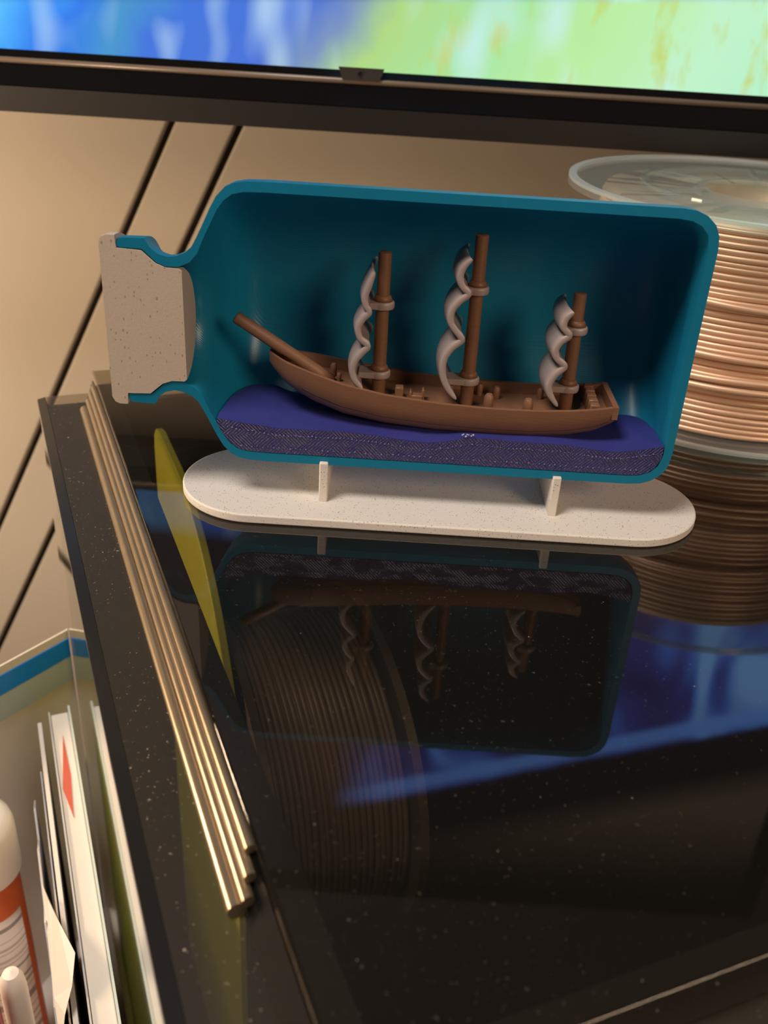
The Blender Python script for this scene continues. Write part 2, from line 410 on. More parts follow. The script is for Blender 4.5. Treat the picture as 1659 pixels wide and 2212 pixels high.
obj('back_shell', prism([(TY + 10, 90), (TY + 42, 130), (TY + 42, 400), (TY + 10, T1)], 'x', TX - TW + 4, TX + TW - 4), TVMAT, tv)
obj('wall_bracket', box(TX - 60, TX + 60, TY + 42, WY, 220, 320), BLACKM, tv)
bd = obj('sensor_plate', prism([(-33.5, 114.6), (-12.5, 114.6), (-14.5, 109.4), (-31.5, 109.4)], 'y', TY - 3.2, TY - 1), simple('sensor_plate_grey', (0.03, 0.027, 0.022, 1), .45), tv)
obj('sensor_eye', lathe([(0, -3.9), (.9, -3.9), (.9, -3.0), (0, -3.0)], (-23.5, TY, 112.3), 12, 'y'), TVGLOSS, bd)

# ------------------------------------------------------------------ cabinet with black glass top
UF, UB, VR = 74.0, 394.0, -760.0
cab = thing('glass_topped_cabinet', 'black cabinet with a dusty tinted glass top and ribbed brass edge', 'cabinet', uv(UF, 0, -452))
g = obj('glass_top', uvgeo(box(UF, UB, VR, 0, -6, 0)), GLASS, cab); bevel(g, .7, 3)
# ledge under the top: left and front strips with a bevelled outer edge
def ledge(name, u0, u1, v0, v1): return obj(name, uvgeo(box(u0, u1, v0, v1, -17, -14)), LEDGE, cab)
ledge('ledge', UF - 22, UB + 10, -2, 19); ledge('ledge', UF - 22, UF + 2, VR, -2)
rim = obj('ledge_edge', uvgeo(([(u, v, z) for u in (UF - 22, UB + 10) for v, z in ((19.2, -14), (22.6, -14.8), (22.6, -18), (19.2, -18))],
      [(0, 1, 5, 4), (1, 2, 6, 5), (2, 3, 7, 6), (3, 0, 4, 7), (0, 3, 2, 1), (4, 5, 6, 7)])), BLACK, cab)
# ribbed brass moulding between ledge and glass edge, ending square short of the front
for k, (v, z, r, du) in enumerate([(.9, -2.2, 1.15, 6), (2.1, -4.9, 1.35, 1.5), (3.3, -7.9, 1.45, -1.5), (5.2, -11.6, 2.1, 0)]):
    o = obj('brass_rib', tube([uv(123.5 + du, v, z), uv(UB - 14, v, z)], r, 14), BRASS, cab, True)
    smooth_angle(o, 50)
obj('edge_backing', uvgeo(([(u, v, z) for u in (UF, UB - 1) for v, z in ((-.4, -6), (0.2, -4), (3.6, -13.9), (-2, -13.9))],
      [(0, 1, 5, 4), (1, 2, 6, 5), (2, 3, 7, 6), (3, 0, 4, 7), (0, 3, 2, 1), (4, 5, 6, 7)])), BLACK, cab)
obj('support_rail', uvgeo(box(UF + 1, UB - 1, -8.5, -.6, -13.5, -6.1)), BLACKM, cab)
obj('support_rail', uvgeo(box(UF + .5, UF + 9, VR, -8.6, -13.5, -6.1)), BLACKM, cab)
obj('side_panel', uvgeo(box(UF - 20, UB + 9, 20.6, 22.4, -451, -18.1)), SIDEGLASS, cab)
obj('back_panel', uvgeo(box(UB + 4, UB + 8, VR, 20.5, -451, -17.2)), BLACKM, cab)
obj('side_panel', uvgeo(box(UF - 20, UB + 9, VR - 8, VR - 1, -451, -1)), BLACK, cab)
obj('cabinet_floor', uvgeo(box(UF - 18, UB + 3, VR, 20.4, -451, -380)), BLACKM, cab)
obj('front_panel', uvgeo(box(UF - 21, UF - 18.2, VR, 20.4, -451, -18.2)), BLACK, cab)

# ------------------------------------------------------------------ what stands inside the cabinet, under the glass
def spool(name, label, c, axis, R, Rf, half, fil, reel, pitch, hub=26, windows=True, rnd=.25, fname='filament_winding', seg=72):
    """a reel centred on c: two flanges, hub, wound filament"""
    base = (c[0], c[1], c[2] - half) if axis == 'z' else (c[0], c[1], c[2] - R)
    t = thing(name, label, 'spool', base)
    th = 2.2
    for s in (-1, 1):
        a0, a1 = sorted((s * half, s * (half - th)))
        fl_ = obj('flange', lathe([(hub, a0), (R, a0), (R, a1), (hub, a1)], c, seg, axis, True), reel, t); smooth_angle(fl_)
        b0, b1 = sorted((s * half, s * (half + 1.3)))
        b1 = b1 if s > 0 else b1; 
        if s < 0: b0, b1 = a1, a1 + 1.0
        obj('flange_rim', lathe([(R - 3, b0), (R, b0), (R, b1), (R - 3, b1)], c, seg, axis, True), RIMC if reel is CLEAR else reel, fl_)
        obj('flange_ring', lathe([(R * .60, b0), (R * .60 + 2.2, b0), (R * .60 + 2.2, b1), (R * .60, b1)], c, seg, axis, True), reel, fl_)
        for k in range(6):
            q = k * math.pi / 3 + .35
            ca, sa = math.cos(q), math.sin(q)
            vs = []
            for r, w in ((hub + 1, -1.2), (hub + 1, 1.2), (R * .60, 1.2), (R * .60, -1.2)):
                for b in (b0, b1):
                    x, y = r * ca - w * sa, r * sa + w * ca
                    vs.append((c[0] + x, c[1] + y, c[2] + b) if axis == 'z' else (c[0] + b, c[1] + x, c[2] + y))
            obj('flange_rib', (vs, [(0, 2, 4, 6), (1, 7, 5, 3), (0, 1, 3, 2), (2, 3, 5, 4), (4, 5, 7, 6), (6, 7, 1, 0)]), reel, fl_)
    obj('hub', lathe([(hub - 2, -half), (hub + 1, -half), (hub + 1, half), (hub - 2, half)], c, seg, axis, True), reel, t)
    core = lathe([(hub + 2, -half + th), (Rf - .8, -half + th), (Rf - .8, half - th), (hub + 2, half - th)], c, seg, axis, True)
    gs = [core]; x = -half + th + pitch * .5
    while x < half - th - pitch * .4:
        cc = (c[0], c[1], c[2] + x) if axis == 'z' else (c[0] + x, c[1], c[2])
        gs.append(torus(cc, Rf - .6 + random.uniform(-rnd, rnd), pitch * .52, axis, seg, 6, random.uniform(-.35, .35) * pitch * .6, random.uniform(0, 6)))
        x += pitch
    w = obj(fname, merge(*gs), fil, t, True); tag(w, kind='stuff')
    return t
sp = spool('filament_spool', 'clear reel of copper filament lying flat beside the bottle', (143.7, 397.4, 43.2), 'z', 77.8, 63, 41.9, COPPER, CLEAR, 2.3)
# loose, brighter loops that stand out of the winding
for zz, R_, tl, ph in ((27, 65.0, 1.6, .5), (23, 65.6, 1.2, 1.4), (33, 65.2, 3.0, 2.2), (56, 64.8, 2.5, 4.0)):
    obj('loose_loop', torus((143.7, 397.4, zz), R_, 1.2, 'z', 72, 8, tl, ph), COPPER, sp, True)
ds = spool('filament_spool', 'dark bronze reel standing upright under the tinted glass', (-30.2, 292.8, -134), 'x', 70, 62, 28, DARKFIL, DARKREEL, 2.3)
ds.rotation_euler = (0, 0, math.radians(23.5))
# lime green board with a round upper corner, parallel to the dark reel
GA = Vector((math.cos(math.radians(23.5)), math.sin(math.radians(23.5)), 0)); GB = Vector((-GA.y, GA.x, 0)); GP = Vector((-59.5, 280, 0))
grn = thing('green_board', 'lime green round-cornered board seen through the tinted glass beside the brass edge', 'board', tuple(GP + GB * 38 + Vector((0, 0, -380))))
pl = [(105, -379), (-34.7, -379)] + [(53.6 + 88.3 * math.cos(q), -108.5 + 88.3 * math.sin(q)) for q in [math.pi - i * math.pi / 36 for i in range(19)]] + [(90, -20.4), (98, -22.6), (103, -27), (105, -34)]
n_ = len(pl)
gv = [tuple(GP + GA * t + GB * b_ + Vector((0, 0, z))) for t in (-1.5, 1.5) for b_, z in pl]
gb = obj('panel', (gv, [tuple(range(n_)), tuple(range(2 * n_ - 1, n_ - 1, -1))] + [(i, (i + 1) % n_, n_ + (i + 1) % n_, n_ + i) for i in range(n_)]), GREEN, grn); bevel(gb, .5, 2)
ft = [(b_, z, t) for b_ in (-20, 90) for z in (-379.8, -366) for t in (-3.2, -1.55)]
obj('foot_rail', ([tuple(GP + GA * t + GB * b_ + Vector((0, 0, z))) for b_, z, t in ft], box(0, 1, 0, 1, 0, 1)[1]), BLACKM, grn)

# ------------------------------------------------------------------ bottle stand
SX0, SX1, SYF, SYB = -67.2, 102.9, 255.4, 305.2
stand = thing('display_stand', 'speckled white oval stand with two cradle plates under the bottle', 'stand', (18, 280, 0))
R_ = (SYB - SYF) / 2; yc = (SYB + SYF) / 2
pl = []
for i in range(33): q = -math.pi / 2 + math.pi * i / 32; pl.append((SX1 - R_ + R_ * math.cos(q), yc + R_ * math.sin(q)))
for i in range(33): q = math.pi / 2 + math.pi * i / 32; pl.append((SX0 + R_ + R_ * math.cos(q), yc + R_ * math.sin(q)))
b = obj('base_plate', prism(pl, 'z', 0.15, 3.2), SPECK, stand); bevel(b, .5, 2)
AX, RB = 58.0, 42.4                         # bottle axis height and outer radius
BY = 268.6                                  # plane in which the bottle is cut open
for x0 in (-21.2, 52.4):
    pl = [(BY - 1.7, 3.1), (BY - 1.7, 16.9), (BY - .15, 17.0), (BY - .15, 15.4)]
    for i in range(1, 15):
        y = BY + i * 1.9; pl.append((y, AX - math.sqrt(max(0, (RB + .12) ** 2 - (y - BY) ** 2))))
    pl.append((BY + 28.5, 24)); pl.append((BY + 28.5, 3.1))
    c_ = obj('cradle_plate', prism(pl, 'x', x0, x0 + 2.7), SPECK, stand); bevel(c_, .35, 2)

# ------------------------------------------------------------------ half bottle
bot = thing('half_bottle', 'teal plastic half bottle cut open lengthwise with a stopper neck on its left', 'bottle', (18, BY + 15, 15.6))
outer = [(-80.2, 23.6), (-79.6, 24.7), (-78, 25.0), (-72.2, 25.1), (-70.8, 22.6), (-68.8, 21.0), (-66.2, 20.3), (-63.6, 20.6), (-60.9, 21.8), (-59.0, 23.5), (-57.6, 26.0),
         (-55.9, 29.4), (-53.4, 34.6), (-51.6, 37.8), (-49.2, 40.4), (-46.8, 41.6), (-43.5, 42.2), (-38, RB), (76, RB), (80.2, 42.0), (83.5, 40.7), (86.2, 38.4), (87.7, 35.4), (88.2, 31.5), (88.2, 0.0)]
inner = [(-80.2, 22.6), (-79.6, 22.2), (-73.2, 22.1), (-71.5, 20.6), (-69.3, 18.6), (-66.5, 17.5), (-63, 17.6), (-59.8, 19.0), (-57.4, 21.8), (-55.9, 25.4), (-53.8, 29.6), (-51.6, 34.0), (-49.6, 36.8),
         (-47.2, 38.6), (-44, 39.4), (-38, 39.6), (75.5, 39.6), (79.5, 39.2), (82.5, 37.9), (84.6, 35.6), (85.5, 32.0), (85.5, 0.0)]
def half_lathe(prof, c, seg=48):
    """(x, r) profile turned through half a circle behind the cut plane"""
    V, n = [], len(prof); Fc = []
    for k in range(seg + 1):
        q = -math.pi / 2 + math.pi * k / seg
        for x, r in prof: V.append((x, c[0] + r * math.cos(q), c[1] + r * math.sin(q)))
    for k in range(seg):
        for i in range(n - 1): Fc.append((k * n + i, k * n + i + 1, (k + 1) * n + i + 1, (k + 1) * n + i))
    return V, Fc
def half_shell(outer, inner, c, seg=64):
    prof = [(x, max(r, .02)) for x, r in outer] + [(x, max(r, .02)) for x, r in reversed(inner)]
    V, Fc = half_lathe(prof + [prof[0]], c, seg)
    return V, Fc
def fill_cut(name, outer_pts, inner_pts, y):
    pass
V, Fc = half_shell(outer, inner, (BY, AX))
n = len(outer) + len(inner) + 1; seg = 64; no = len(outer)
# flat cut face: walk outer and inner profile together, above and below the axis
def strip(row):
    fs = []; i = 0; j = n - 2
    base = row * n
    def keys(idx):
        ks = []; acc = 0
        for a_, q in enumerate(idx):
            p = V[base + q]
            if p[0] > 75 and a_: o_ = V[base + idx[a_ - 1]]; acc += math.hypot(p[0] - max(o_[0], 75), p[2] - o_[2])
            ks.append(min(p[0], 75) + acc)
        return {q: (k if k <= 75 else 75 + (k - 75) / (ks[-1] - 75) * 50) for q, k in zip(idx, ks)}
    K = keys(list(range(no))); K.update(keys(list(range(n - 2, no - 1, -1))))
    while i < no - 1 or j > no:
        if i < no - 1 and (j <= no or K[i + 1] <= K[j - 1]):
            fs.append((base + i, base + i + 1, base + j)); i += 1
        else:
            fs.append((base + i, base + j - 1, base + j)); j -= 1
    return fs
Fc = Fc + strip(0) + strip(seg)
sh = obj('shell', (V, Fc), TEAL, bot); bm = bmesh.new(); bm.from_mesh(sh.data); bmesh.ops.remove_doubles(bm, verts=bm.verts, dist=1e-7); bmesh.ops.recalc_face_normals(bm, faces=bm.faces); bm.to_mesh(sh.data); bm.free()
smooth_angle(sh, 32)

# stopper (cork) in the neck
cork = thing('bottle_stopper', 'speckled beige half stopper plugged into the bottle neck', 'stopper', (-73, BY + 8, 34))
cprof = [(-85.2, 0), (-85.2, 23.4), (-84.4, 25.0), (-83, 25.6), (-80.6, 25.6), (-80.35, 22.0), (-73.4, 21.7), (-71.8, 20.3), (-69.5, 18.3), (-66.6, 17.2), (-62.8, 17.1), (-62.0, 16.4), (-62.0, 0)]
V, Fc = half_lathe([(x, max(r, .02)) for x, r in cprof], (BY - .35, AX), 40)
nc = len(cprof); Fc += [tuple(range(nc)) + tuple(40 * nc + i for i in range(nc - 1, -1, -1))]
ck = obj('plug', (V, Fc), CORK, cork); smooth_angle(ck, 35); 
for p in ck.data.polygons:
    if len(p.vertices) > 6: p.use_smooth = False

# ------------------------------------------------------------------ sea insert
sea = thing('sea_insert', 'dark blue wavy sea block lying in the bottom of the bottle', 'sea', (16, BY + 12, 19))
front_z = [(-56, 29.4), (-53.3, 29.2), (-45, 28.2), (-34.4, 27.0), (-23, 27.2), (-12.9, 27.3), (-4, 26.8), (3, 25.9), (11.7, 25.2), (18, 26.2), (24, 27.9), (31, 28.0), (37.3, 27.6), (48, 27.6), (56, 27.4), (63, 26.6), (70, 26.1), (77, 27.2), (86, 29.4)]
def sea_z(x, y):
    d = (y - BY) / 30
    w = 1.3 * math.sin(x * .11 + 1.0) * d + .9 * math.sin(x * .19 - d * 2.0) * min(1, d * 2)
    return interp(front_z, x) * (1 - d) + (28.4) * d + w * .8 + (3.6 * max(0, 1 - abs(x + 38) / 16) * d)
IN = [(x, r - .15) for x, r in inner]
nx, ny = 84, 18
x0, x1 = -53.4, 85.2
V, Fc = [], []
def yback(x, z):
    r = interp([(x_, r_) for x_, r_ in IN], x); h = AX - z
    return BY + math.sqrt(max(.04, r * r - h * h))
for i in range(nx + 1):
    x = x0 + (x1 - x0) * i / nx
    yb = yback(x, 28.0)
    for j in range(ny + 1):
        y = BY + .25 + (yb - BY - .25) * j / ny
        V.append((x, y, sea_z(x, y)))
for i in range(nx):
    for j in range(ny): a_ = i * (ny + 1) + j; Fc.append((a_, a_ + 1, a_ + ny + 2, a_ + ny + 1))
smooth_angle(obj('sea_surface', (V, Fc), SEA, sea), 60)
# cut face: between the wave line and the bottle's inner wall, with its own thickness
top = [(x0 + (x1 - x0) * i / nx, interp(front_z, x0 + (x1 - x0) * i / nx)) for i in range(nx + 1)]
def inner_low(x): return AX - interp([(a_, r_ - .25) for a_, r_ in inner], x)
botl = [(x, min(max(inner_low(x), AX - 39.3), t - .1)) for x, t in top]
V = []
for (x, t), (_, b_) in zip(top, botl): V += [(x, BY - .05, t), (x, BY - .05, b_), (x, BY + 6, t - .4), (x, BY + 6, b_ + .5)]
Fc = []
for i in range(nx):
    a_, c_ = 4 * i, 4 * i + 4
    Fc += [(a_, c_, c_ + 1, a_ + 1), (a_ + 2, a_ + 3, c_ + 3, c_ + 2), (a_, a_ + 2, c_ + 2, c_), (a_ + 1, c_ + 1, c_ + 3, a_ + 3)]
Fc += [(0, 1, 3, 2), (4 * nx, 4 * nx + 2, 4 * nx + 3, 4 * nx + 1)]
obj('cut_face', (V, Fc), HATCH, sea)
# rows of tiny printing beads along the rim of the cut face
def bead_row(pts, r):
    gs = []
    for x, z in pts:
        rr = r * random.uniform(.6, 1.25); cx, cy, cz = x + random.uniform(-.15, .15), BY - .1, z + random.uniform(-.2, .2)
        gs.append(([(cx + rr, cy, cz), (cx - rr, cy, cz), (cx, cy - rr, cz), (cx, cy + rr, cz), (cx, cy, cz + rr), (cx, cy, cz - rr)],
                   [(0, 2, 4), (2, 1, 4), (1, 3, 4), (3, 0, 4), (2, 0, 5), (1, 2, 5), (3, 1, 5), (0, 3, 5)]))
    return merge(*gs)
pts = []
x = -50.0
while x < 83: pts.append((x, interp(front_z, x) - 2.2)); x += 1.25
x = -46.0
while x < 80: pts.append((x, AX - 39.0 + 1.4 + .12)); x += 1.7
tag(obj('print_beads', bead_row(pts, .34), BEAD, sea, True), kind='stuff')
tag(obj('print_beads', bead_row([(22.6 + i * .55, 28.9 + .35 * math.sin(i * 2.1)) for i in range(7)], .4), GREYP, sea, True), kind='stuff')

# ------------------------------------------------------------------ model ship
ship = thing('model_ship', 'brown three-masted toy ship with wavy grey sails riding inside the bottle', 'ship', (16, 284, 26))
YM = 284.0
# stations along the hull: x, keel z, rim z, half beam at rim
st = [(-39.0, 43.2, 47.0, 1.2), (-36.5, 40.2, 46.2, 4.0), (-32.6, 36.6, 45.2, 6.6), (-25, 32.6, 43.5, 9.4), (-15, 29.2, 41.2, 11.4), (-2, 27.0, 39.0, 12.3), (14, 25.8, 37.5, 12.6),
      (30, 25.4, 36.8, 12.6), (44, 25.4, 36.8, 12.4), (56, 26.6, 37.4, 11.9), (64, 28.6, 38.2, 11.4), (69.8, 32.0, 39.2, 10.9)]
def hull_row(x, zk, zr, hb, ins=0., floor=None):
    """half-round cross-section from one rim over the keel to the other rim"""
    row = []
    for k in range(17):
        q = math.pi * k / 16
        cy, sy = math.cos(q), math.sin(q)
        yy = math.copysign(abs(cy) ** .55, cy) * max(.3, hb - ins); z = zr - (zr - zk - ins) * (abs(sy) ** .8)
        # a slight flare at the rim
        if floor is not None: z = max(z, floor)
        row.append((x, YM - yy, z))
    return row
fine = []
sx = [s[0] for s in st]
for i in range(60):
    x = sx[0] + (sx[-1] - sx[0]) * i / 59
    fine.append((x, interp([(s[0], s[1]) for s in st], x), interp([(s[0], s[2]) for s in st], x), interp([(s[0], s[3]) for s in st], x)))
DECK = 3.6                                   # deck lies this far under the rim
V, Fc = [], []
for x, zk, zr, hb in fine: V += hull_row(x, zk, zr, hb)
W = 17
for i in range(len(fine) - 1):
    for k in range(W - 1): Fc.append((i * W + k, i * W + k + 1, (i + 1) * W + k + 1, (i + 1) * W + k))
Fc += [tuple(range(W)), tuple((len(fine) - 1) * W + k for k in range(W))]
k0 = len(V)                                   # inner wall and deck
for x, zk, zr, hb in fine:
    hi_ = max(.3, hb - 1.5); zd = max(zr - DECK, zk + 1)
    V += [(x, YM - hi_, zr), (x, YM - hi_ * .97, zd), (x, YM + hi_ * .97, zd), (x, YM + hi_, zr)]
for i in range(len(fine) - 1):
    a_, b_ = k0 + 4 * i, k0 + 4 * i + 4
    for k in range(3): Fc.append((a_ + k, a_ + k + 1, b_ + k + 1, b_ + k))
    Fc.append((i * W, a_, b_, (i + 1) * W)); Fc.append((i * W + W - 1, a_ + 3, b_ + 3, (i + 1) * W + W - 1))
hl = obj('hull', (V, Fc), BROWN, ship); smooth_angle(hl, 38)
# stern bulwark across the back end and planking strakes proud of the side
xs_, zk, zr, hb = fine[-1]
obj('stern_board', box(68.6, 70.4, YM - hb, YM + hb, zr - DECK - .5, zr), BROWN, ship)
for dz in (.62,):
    path = []
    for x, zk, zr, hb in fine[6:-1]:
        z = zr - (zr - zk) * dz
        t_ = max(0, min(1, dz)) ** (1 / .8); sy = t_; cy = math.sqrt(max(0, 1 - sy * sy)) ** .55
        path.append((x, YM - cy * hb - .02, z))
    obj('strake', tube(path, .16, 6), GROOVE, ship, True)
obj('bowsprit', tube([(-49.3, 282.4, 57.6), (-49.0, 282.4, 57.4), (-23.5, 283.5, 40.8), (-19, 283.5, 38.0)], [1.5, 1.95, 2.0, 1.9], 16), BROWN, ship, True)
def mast(x0, z0, x1, z1, rings):
    m_ = obj('mast', tube([(x0, 282.5, z0), (x1, 282.5, z1 - .15), (x1, 282.5, z1)], [2.15, 1.95, 1.75], 20), BROWN, ship); smooth_angle(m_, 40)
    return m_
def collar(x, z, xs, m_):
    """ring around the mast with an arm that carries the sail"""
    prof = [(2.0, -1.2), (3.3, -1.2), (3.6, -.7), (3.6, .7), (3.3, 1.2), (2.0, 1.3)]
    g = lathe(prof, (x, 282.5, z), 28, 'z', True)
    a = prism([(xs - .3, 279.3), (x, 279.2), (x + .5, 285.8), (xs - .3, 285.7)], 'z', z - 1.0, z + 1.0)
    cb = obj('sail_ring', merge(g, a), SAIL, m_); smooth_angle(cb, 40); bevel(cb, .3, 2)
    obj('rope_seat', lathe([(1.9, 1.2), (3.0, 1.25), (2.6, 2.3), (2.15, 3.0), (1.9, 3.0)], (x, 282.5, z), 24, 'z', True), BROWN, m_, True)
def sail(pts, name='sail'):
    P = spline(pts, 64); th = .95; V, Fc = [], []
    n_ = len(P); ys = [273.2, 273.5, 276, 280, 284, 288, 291.6, 292.0]
    L = []
    for i, p in enumerate(P):
        t = (P[min(i + 1, n_ - 1)] - P[max(i - 1, 0)]).normalized(); nn = Vector((t.y, -t.x))
        L.append((p, nn))
    for i, (p, nn) in enumerate(L):
        e_ = min(i, n_ - 1 - i) / 5; tk = th * min(1, .35 + .65 * math.sqrt(min(1, e_)))
        for y in ys:
            wy = tk * (.55 if y in (ys[0], ys[-1]) else 1.0)
            bulge = -1.1 * math.cos((y - 282.5) / 10 * math.pi / 2)
            V.append((p.x + nn.x * wy + bulge + 0.9 * 0, y, p.y + nn.y * wy)); V.append((p.x - nn.x * wy + bulge, y, p.y - nn.y * wy))
    m_ = len(ys) * 2
    for i in range(n_ - 1):
        for j in range(len(ys) - 1):
            for s in (0, 1):
                a_ = i * m_ + 2 * j + s; Fc.append((a_, a_ + 2, a_ + m_ + 2, a_ + m_))
        for j in (0, len(ys) - 1): a_ = i * m_ + 2 * j; Fc.append((a_, a_ + 1, a_ + m_ + 1, a_ + m_))
    for i in (0, n_ - 1):
        for j in range(len(ys) - 1): a_ = i * m_ + 2 * j; Fc.append((a_, a_ + 1, a_ + 3, a_ + 2))
    return smooth_angle(obj(name, (V, Fc), SAIL, ship), 60)
m1 = mast(-4.3, 34.5, -4.4, 80.2, None); m2 = mast(23.9, 32.6, 23.7, 86.9, None); m3 = mast(55.5, 33.2, 54.8, 71.5, None)
collar(-4.3, 64.3, -8.6, m1); collar(-4.3, 42.2, -10.5, m1)
collar(23.8, 70.6, 19.6, m2); collar(23.8, 41.8, 16.6, m2)
collar(55.1, 60.2, 51.2, m3); collar(55.3, 41.4, 49.2, m3)
sail([(-6.9, 76.2), (-8.2, 72.5), (-9.3, 69.0), (-9.0, 66.3), (-7.9, 64.2), (-9.6, 62.2), (-11.0, 59.2), (-10.2, 56.0), (-7.8, 53.9), (-9.3, 51.8), (-11.4, 49.0), (-12.2, 45.7), (-11.2, 42.5), (-8.9, 40.0)])
sail([(20.9, 81.8), (18.7, 79.3), (18.0, 76.3), (19.0, 73.6), (20.9, 71.6), (18.4, 69.2), (16.5, 66.2), (16.5, 62.8), (18.2, 60.2), (20.3, 57.6), (17.8, 55.2), (15.8, 52.1), (15.2, 48.5), (16.0, 44.5), (18.0, 40.9), (20.1, 38.6)])
sail([(52.2, 68.2), (50.2, 66.0), (50.0, 63.3), (52.0, 61.0), (49.9, 59.0), (48.6, 56.4), (49.4, 53.6), (52.0, 51.3), (49.7, 48.6), (48.2, 45.3), (48.8, 42.1), (51.5, 38.4)])
# deck fittings
def deck_z(x): return max(interp([(s[0], s[2]) for s in st], x) - DECK, interp([(s[0], s[1]) for s in st], x) + 1)
def stub(x, y, r, h, name='barrel'):
    z = deck_z(x)
    smooth_angle(obj(name, lathe([(0, -.3), (r * .8, -.3), (r, h * .45), (r * .92, h * .85), (r * .6, h), (0, h)], (x, y, z), 14), BROWN, ship), 50)
stub(30.6, 278.0, 1.65, 6.0); stub(42.8, 276.5, 1.65, 5.8); stub(34.0, 289.5, 1.3, 4.2); stub(28.6, 291.5, 1.2, 4.0); stub(48.5, 291.0, 1.1, 3.6); stub(-19.0, 287.5, 1.1, 4.0); stub(-17.0, 284.2, .8, 2.6)
def crate(x, y, wx, wy, h, name='crate'):
    z = deck_z(x); bevel(obj(name, box(x - wx / 2, x + wx / 2, y - wy / 2, y + wy / 2, z - .4, z + h), BROWN, ship), .25, 1)
crate(2.4, 281.5, 2.6, 3.0, 3.6); crate(8.0, 282, 4.4, 3.0, 1.6, 'bench_seat'); crate(10.0, 282, .9, 3.0, 3.8, 'bench_back'); crate(6.0, 282, .8, 3.0, 2.6, 'bench_back')
for i in range(5): crate(63.4, 276.2 + i * 3.5, 3.0, 2.7, 4.3 + .25 * i, 'stair_tread')

# ------------------------------------------------------------------ clutter beside the cabinet, lower left
low = thing('side_table', 'low white side table holding papers beside the cabinet', 'table', uv(250, 90, -452))
bevel(obj('table_top', uvgeo(box(60, 430, 24, 260, -352, -340)), WHITEP, low), 1.5, 2)
for u in (70, 416):
    for v in (32, 250): obj('leg', uvgeo(box(u - 5, u + 5, v - 5, v + 5, -452, -352.2)), WHITEP, low)
bk = thing('magazine', 'thick white magazine with a red mark standing against the glossy cabinet side', 'magazine', uv(250, 32, -340))
bevel(obj('page_block', uvgeo(box(110, 372, 28.2, 36.2, -339.8, -161)), WHITEP, bk), .6, 2)
obj('cover', uvgeo(box(108, 374, 27.2, 28.1, -339.8, -159)), MINT, bk)
obj('cover', uvgeo(box(108, 373, 36.3, 37.0, -339.8, -160)), GREYP, bk)
obj('red_mark', uvgeo(([(356, 32, -160.98), (330, 31.2, -160.98), (304, 32.5, -160.98), (322, 35.2, -160.98), (356, 32, -160.7), (330, 31.2, -160.7), (304, 32.5, -160.7), (322, 35.2, -160.7)],
     [(0, 1, 2, 3), (4, 7, 6, 5), (0, 4, 5, 1), (1, 5, 6, 2), (2, 6, 7, 3), (3, 7, 4, 0)])), REDP, bk)
fo = thing('paper_folder', 'thin grey-white folder standing upright beside the thick magazine', 'folder', uv(250, 41, -340))
obj('folder_sheet', uvgeo(([(u, v, z) for v in (40.6, 42.4) for u, z in ((112, -339.8), (372, -339.8), (374, -166), (110, -168))], [(0, 1, 2, 3), (4, 7, 6, 5), (0, 4, 5, 1), (1, 5, 6, 2), (2, 6, 7, 3), (3, 7, 4, 0)])), WHITEP, fo)
obj('folder_sheet', uvgeo(([(u, v, z) for v in (43.4, 44.0) for u, z in ((112, -339.8), (352, -339.8), (352, -176), (110, -178))], [(0, 1, 2, 3), (4, 7, 6, 5), (0, 4, 5, 1), (1, 5, 6, 2), (2, 6, 7, 3), (3, 7, 4, 0)])), GREYP, fo)
# torn envelope: upright sheet with a ragged flap folded towards the magazine
en = thing('torn_envelope', 'torn grey envelope with a ragged white flap in front of the orange pill bottle', 'envelope', uv(250, 47, -340))
jag = [(112, -339.8), (345, -339.8), (345, -186), (330, -176), (318, -183), (300, -170), (276, -176), (262, -168), (246, -181), (230, -174), (214, -186), (190, -178), (168, -188), (140, -182), (112, -190)]
n_ = len(jag)
obj('sheet', uvgeo(([(u, 47.6, z) for u, z in jag] + [(u, 48.4, z) for u, z in jag], [tuple(range(n_)), tuple(range(2 * n_ - 1, n_ - 1, -1))] + [(i, (i + 1) % n_, n_ + (i + 1) % n_, n_ + i) for i in range(n_)])), GREYP, en)
flap = [(282, 47.8, -170), (232, 47.8, -172), (214, 47.4, -176), (218, 44.5, -163), (224, 41.0, -157.5), (234, 38.6, -154.0), (252, 43.0, -157), (268, 46.0, -163)]
n_ = len(flap)
obj('flap', uvgeo(([p for p in flap] + [(u, v, z + .6) for u, v, z in flap], [tuple(range(n_)), tuple(range(2 * n_ - 1, n_ - 1, -1))] + [(i, (i + 1) % n_, n_ + (i + 1) % n_, n_ + i) for i in range(n_)])), WHITEP, en)
flap = [(196, 47.8, -180), (160, 47.8, -184), (140, 46, -182), (168, 44.2, -176), (186, 45.6, -175)]
n_ = len(flap)
obj('flap', uvgeo(([p for p in flap] + [(u, v, z + .6) for u, v, z in flap], [tuple(range(n_)), tuple(range(2 * n_ - 1, n_ - 1, -1))] + [(i, (i + 1) % n_, n_ + (i + 1) % n_, n_ + i) for i in range(n_)])), WHITEP, en)
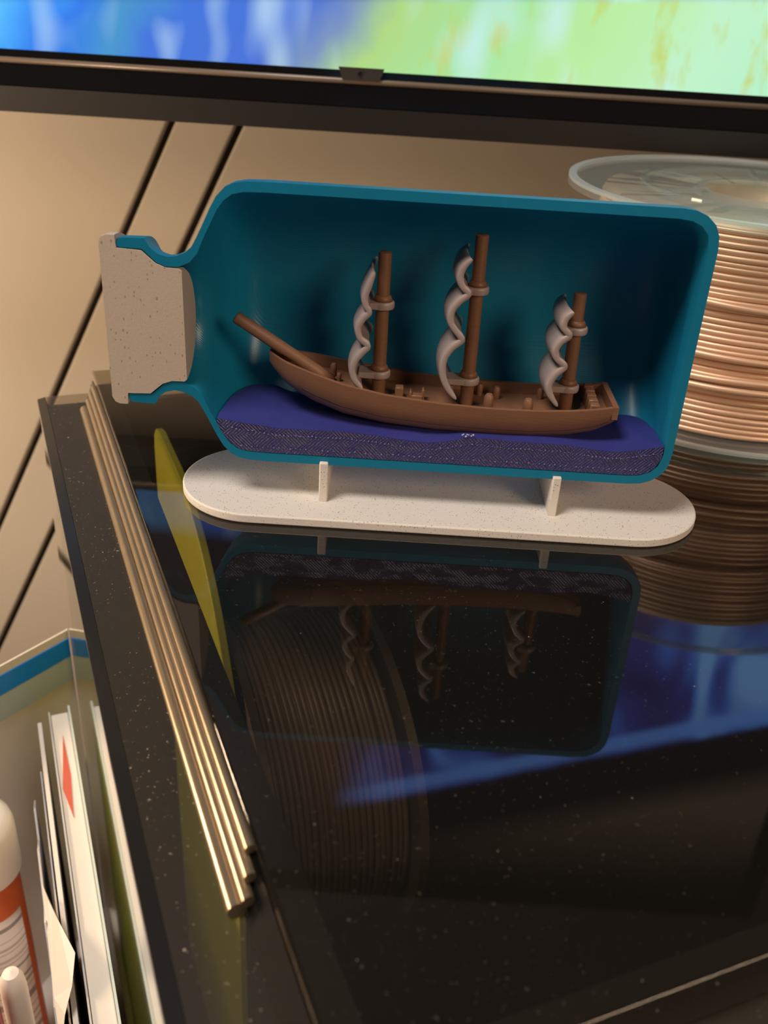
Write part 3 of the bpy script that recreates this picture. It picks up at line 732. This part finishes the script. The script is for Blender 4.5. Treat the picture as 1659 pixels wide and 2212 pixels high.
# pill bottle
pc = Vector(uv(322, 73, 0))
pill = thing('pill_bottle', 'orange pill bottle with white cap and barcode label at the left edge', 'bottle', (pc.x, pc.y, -340))
smooth_angle(obj('body', lathe([(0, -339.6), (14.5, -339.6), (15, -338), (15, -207), (13, -201), (13, -197), (0, -197)], (pc.x, pc.y, 0), 40), ORANGE, pill), 40)
cp = smooth_angle(obj('cap', lathe([(0, -166), (13, -166), (15.6, -168), (16.6, -172), (16.8, -196), (15.5, -196.9), (0, -196.9)], (pc.x, pc.y, 0), 40), WCAP, pill), 40)
V, Fc = [], []
for k in range(25):
    q = math.radians(-150 + 142 * k / 24)
    for r in (15.05, 15.35):
        for z in (-322, -216): V.append((pc.x + r * math.cos(q), pc.y + r * math.sin(q), z))
for k in range(24):
    a_ = 4 * k; Fc += [(a_ + 2, a_ + 3, a_ + 7, a_ + 6), (a_, a_ + 4, a_ + 5, a_ + 1), (a_ + 1, a_ + 5, a_ + 7, a_ + 3), (a_, a_ + 2, a_ + 6, a_ + 4)]
lb = obj('label', (V, Fc), LABEL, pill, True); tag(lb, 'white printed label with dark bars')
rc = Vector(uv(248, 79.5, 0))
red = thing('red_jar', 'crimson jar with a white lid edge in the lower left corner', 'jar', (rc.x, rc.y, -340))
smooth_angle(obj('body', lathe([(0, -339.6), (11, -339.6), (12, -337), (12, -180), (10.5, -175), (0, -175)], (rc.x, rc.y, 0), 36), CRIMSON, red), 40)
smooth_angle(obj('lid', lathe([(0, -168), (7, -168.5), (8.5, -170), (9, -174.9), (0, -174.9)], (rc.x, rc.y, 0), 36), WCAP, red), 40)
wc = Vector(uv(259, 63, 0))
wt = thing('white_tube', 'white rounded tube standing between the red jar and the torn envelope', 'tube', (wc.x, wc.y, -340))
smooth_angle(obj('body', lathe([(0, -339.6), (4.6, -339.6), (5.0, -338), (5.0, -196), (4.4, -190), (3, -187), (0, -186)], (wc.x, wc.y, 0), 28), WCAP, wt), 45)
obj('cap_seam', lathe([(4.9, -222), (5.15, -222), (5.15, -220.6), (4.9, -220.6)], (wc.x, wc.y, 0), 28, 'z', True), GREYP, wt)
# zip bag standing across behind the papers
bg = thing('zip_bag', 'translucent zip bag with a bright blue closure behind the papers', 'bag', uv(392, 60, -340))
V, Fc = [], []; nv, nz_ = 28, 22
for i in range(nv + 1):
    v = 22.8 + 115 * i / nv
    for j in range(nz_ + 1):
        z = -340 + 200 * j / nz_; h = 1 - j / nz_
        fold = 13 * abs(((v - 24) / 44 + h * 1.1) % 2 - 1) * max(0, min(1, (h - .17) * 3)) + 3 * math.sin(v * .1 + z * .05) * max(0, h - .17)
        for t in (0, .5): V.append(uv(402 - fold - (v - 22.8) * .62 + t, v, z))
for i in range(nv):
    for j in range(nz_):
        a_ = (i * (nz_ + 1) + j) * 2; b_ = a_ + (nz_ + 1) * 2
        Fc += [(a_, a_ + 2, b_ + 2, b_), (a_ + 1, b_ + 1, b_ + 3, a_ + 3)]
smooth_angle(obj('bag_film', (V, Fc), BAG, bg), 30)
def zipstrip(name, z0, z1, m_, th):
    vs = []
    for v in (22.8, 138):
        for z in (z0, z1):
            for t in (-th, th): vs.append(uv(402 - (v - 22.8) * .62 + t, v, z))
    obj(name, (vs, [(0, 1, 3, 2), (4, 6, 7, 5), (0, 4, 5, 1), (2, 3, 7, 6), (0, 2, 6, 4), (1, 5, 7, 3)]), m_, bg)
zipstrip('bag_lip', -139.8, -135, WHITEP, .5); zipstrip('zip_closure', -150.5, -140, BLUEZ, 1.0); zipstrip('zip_band', -165, -150.7, PALEB, .9)
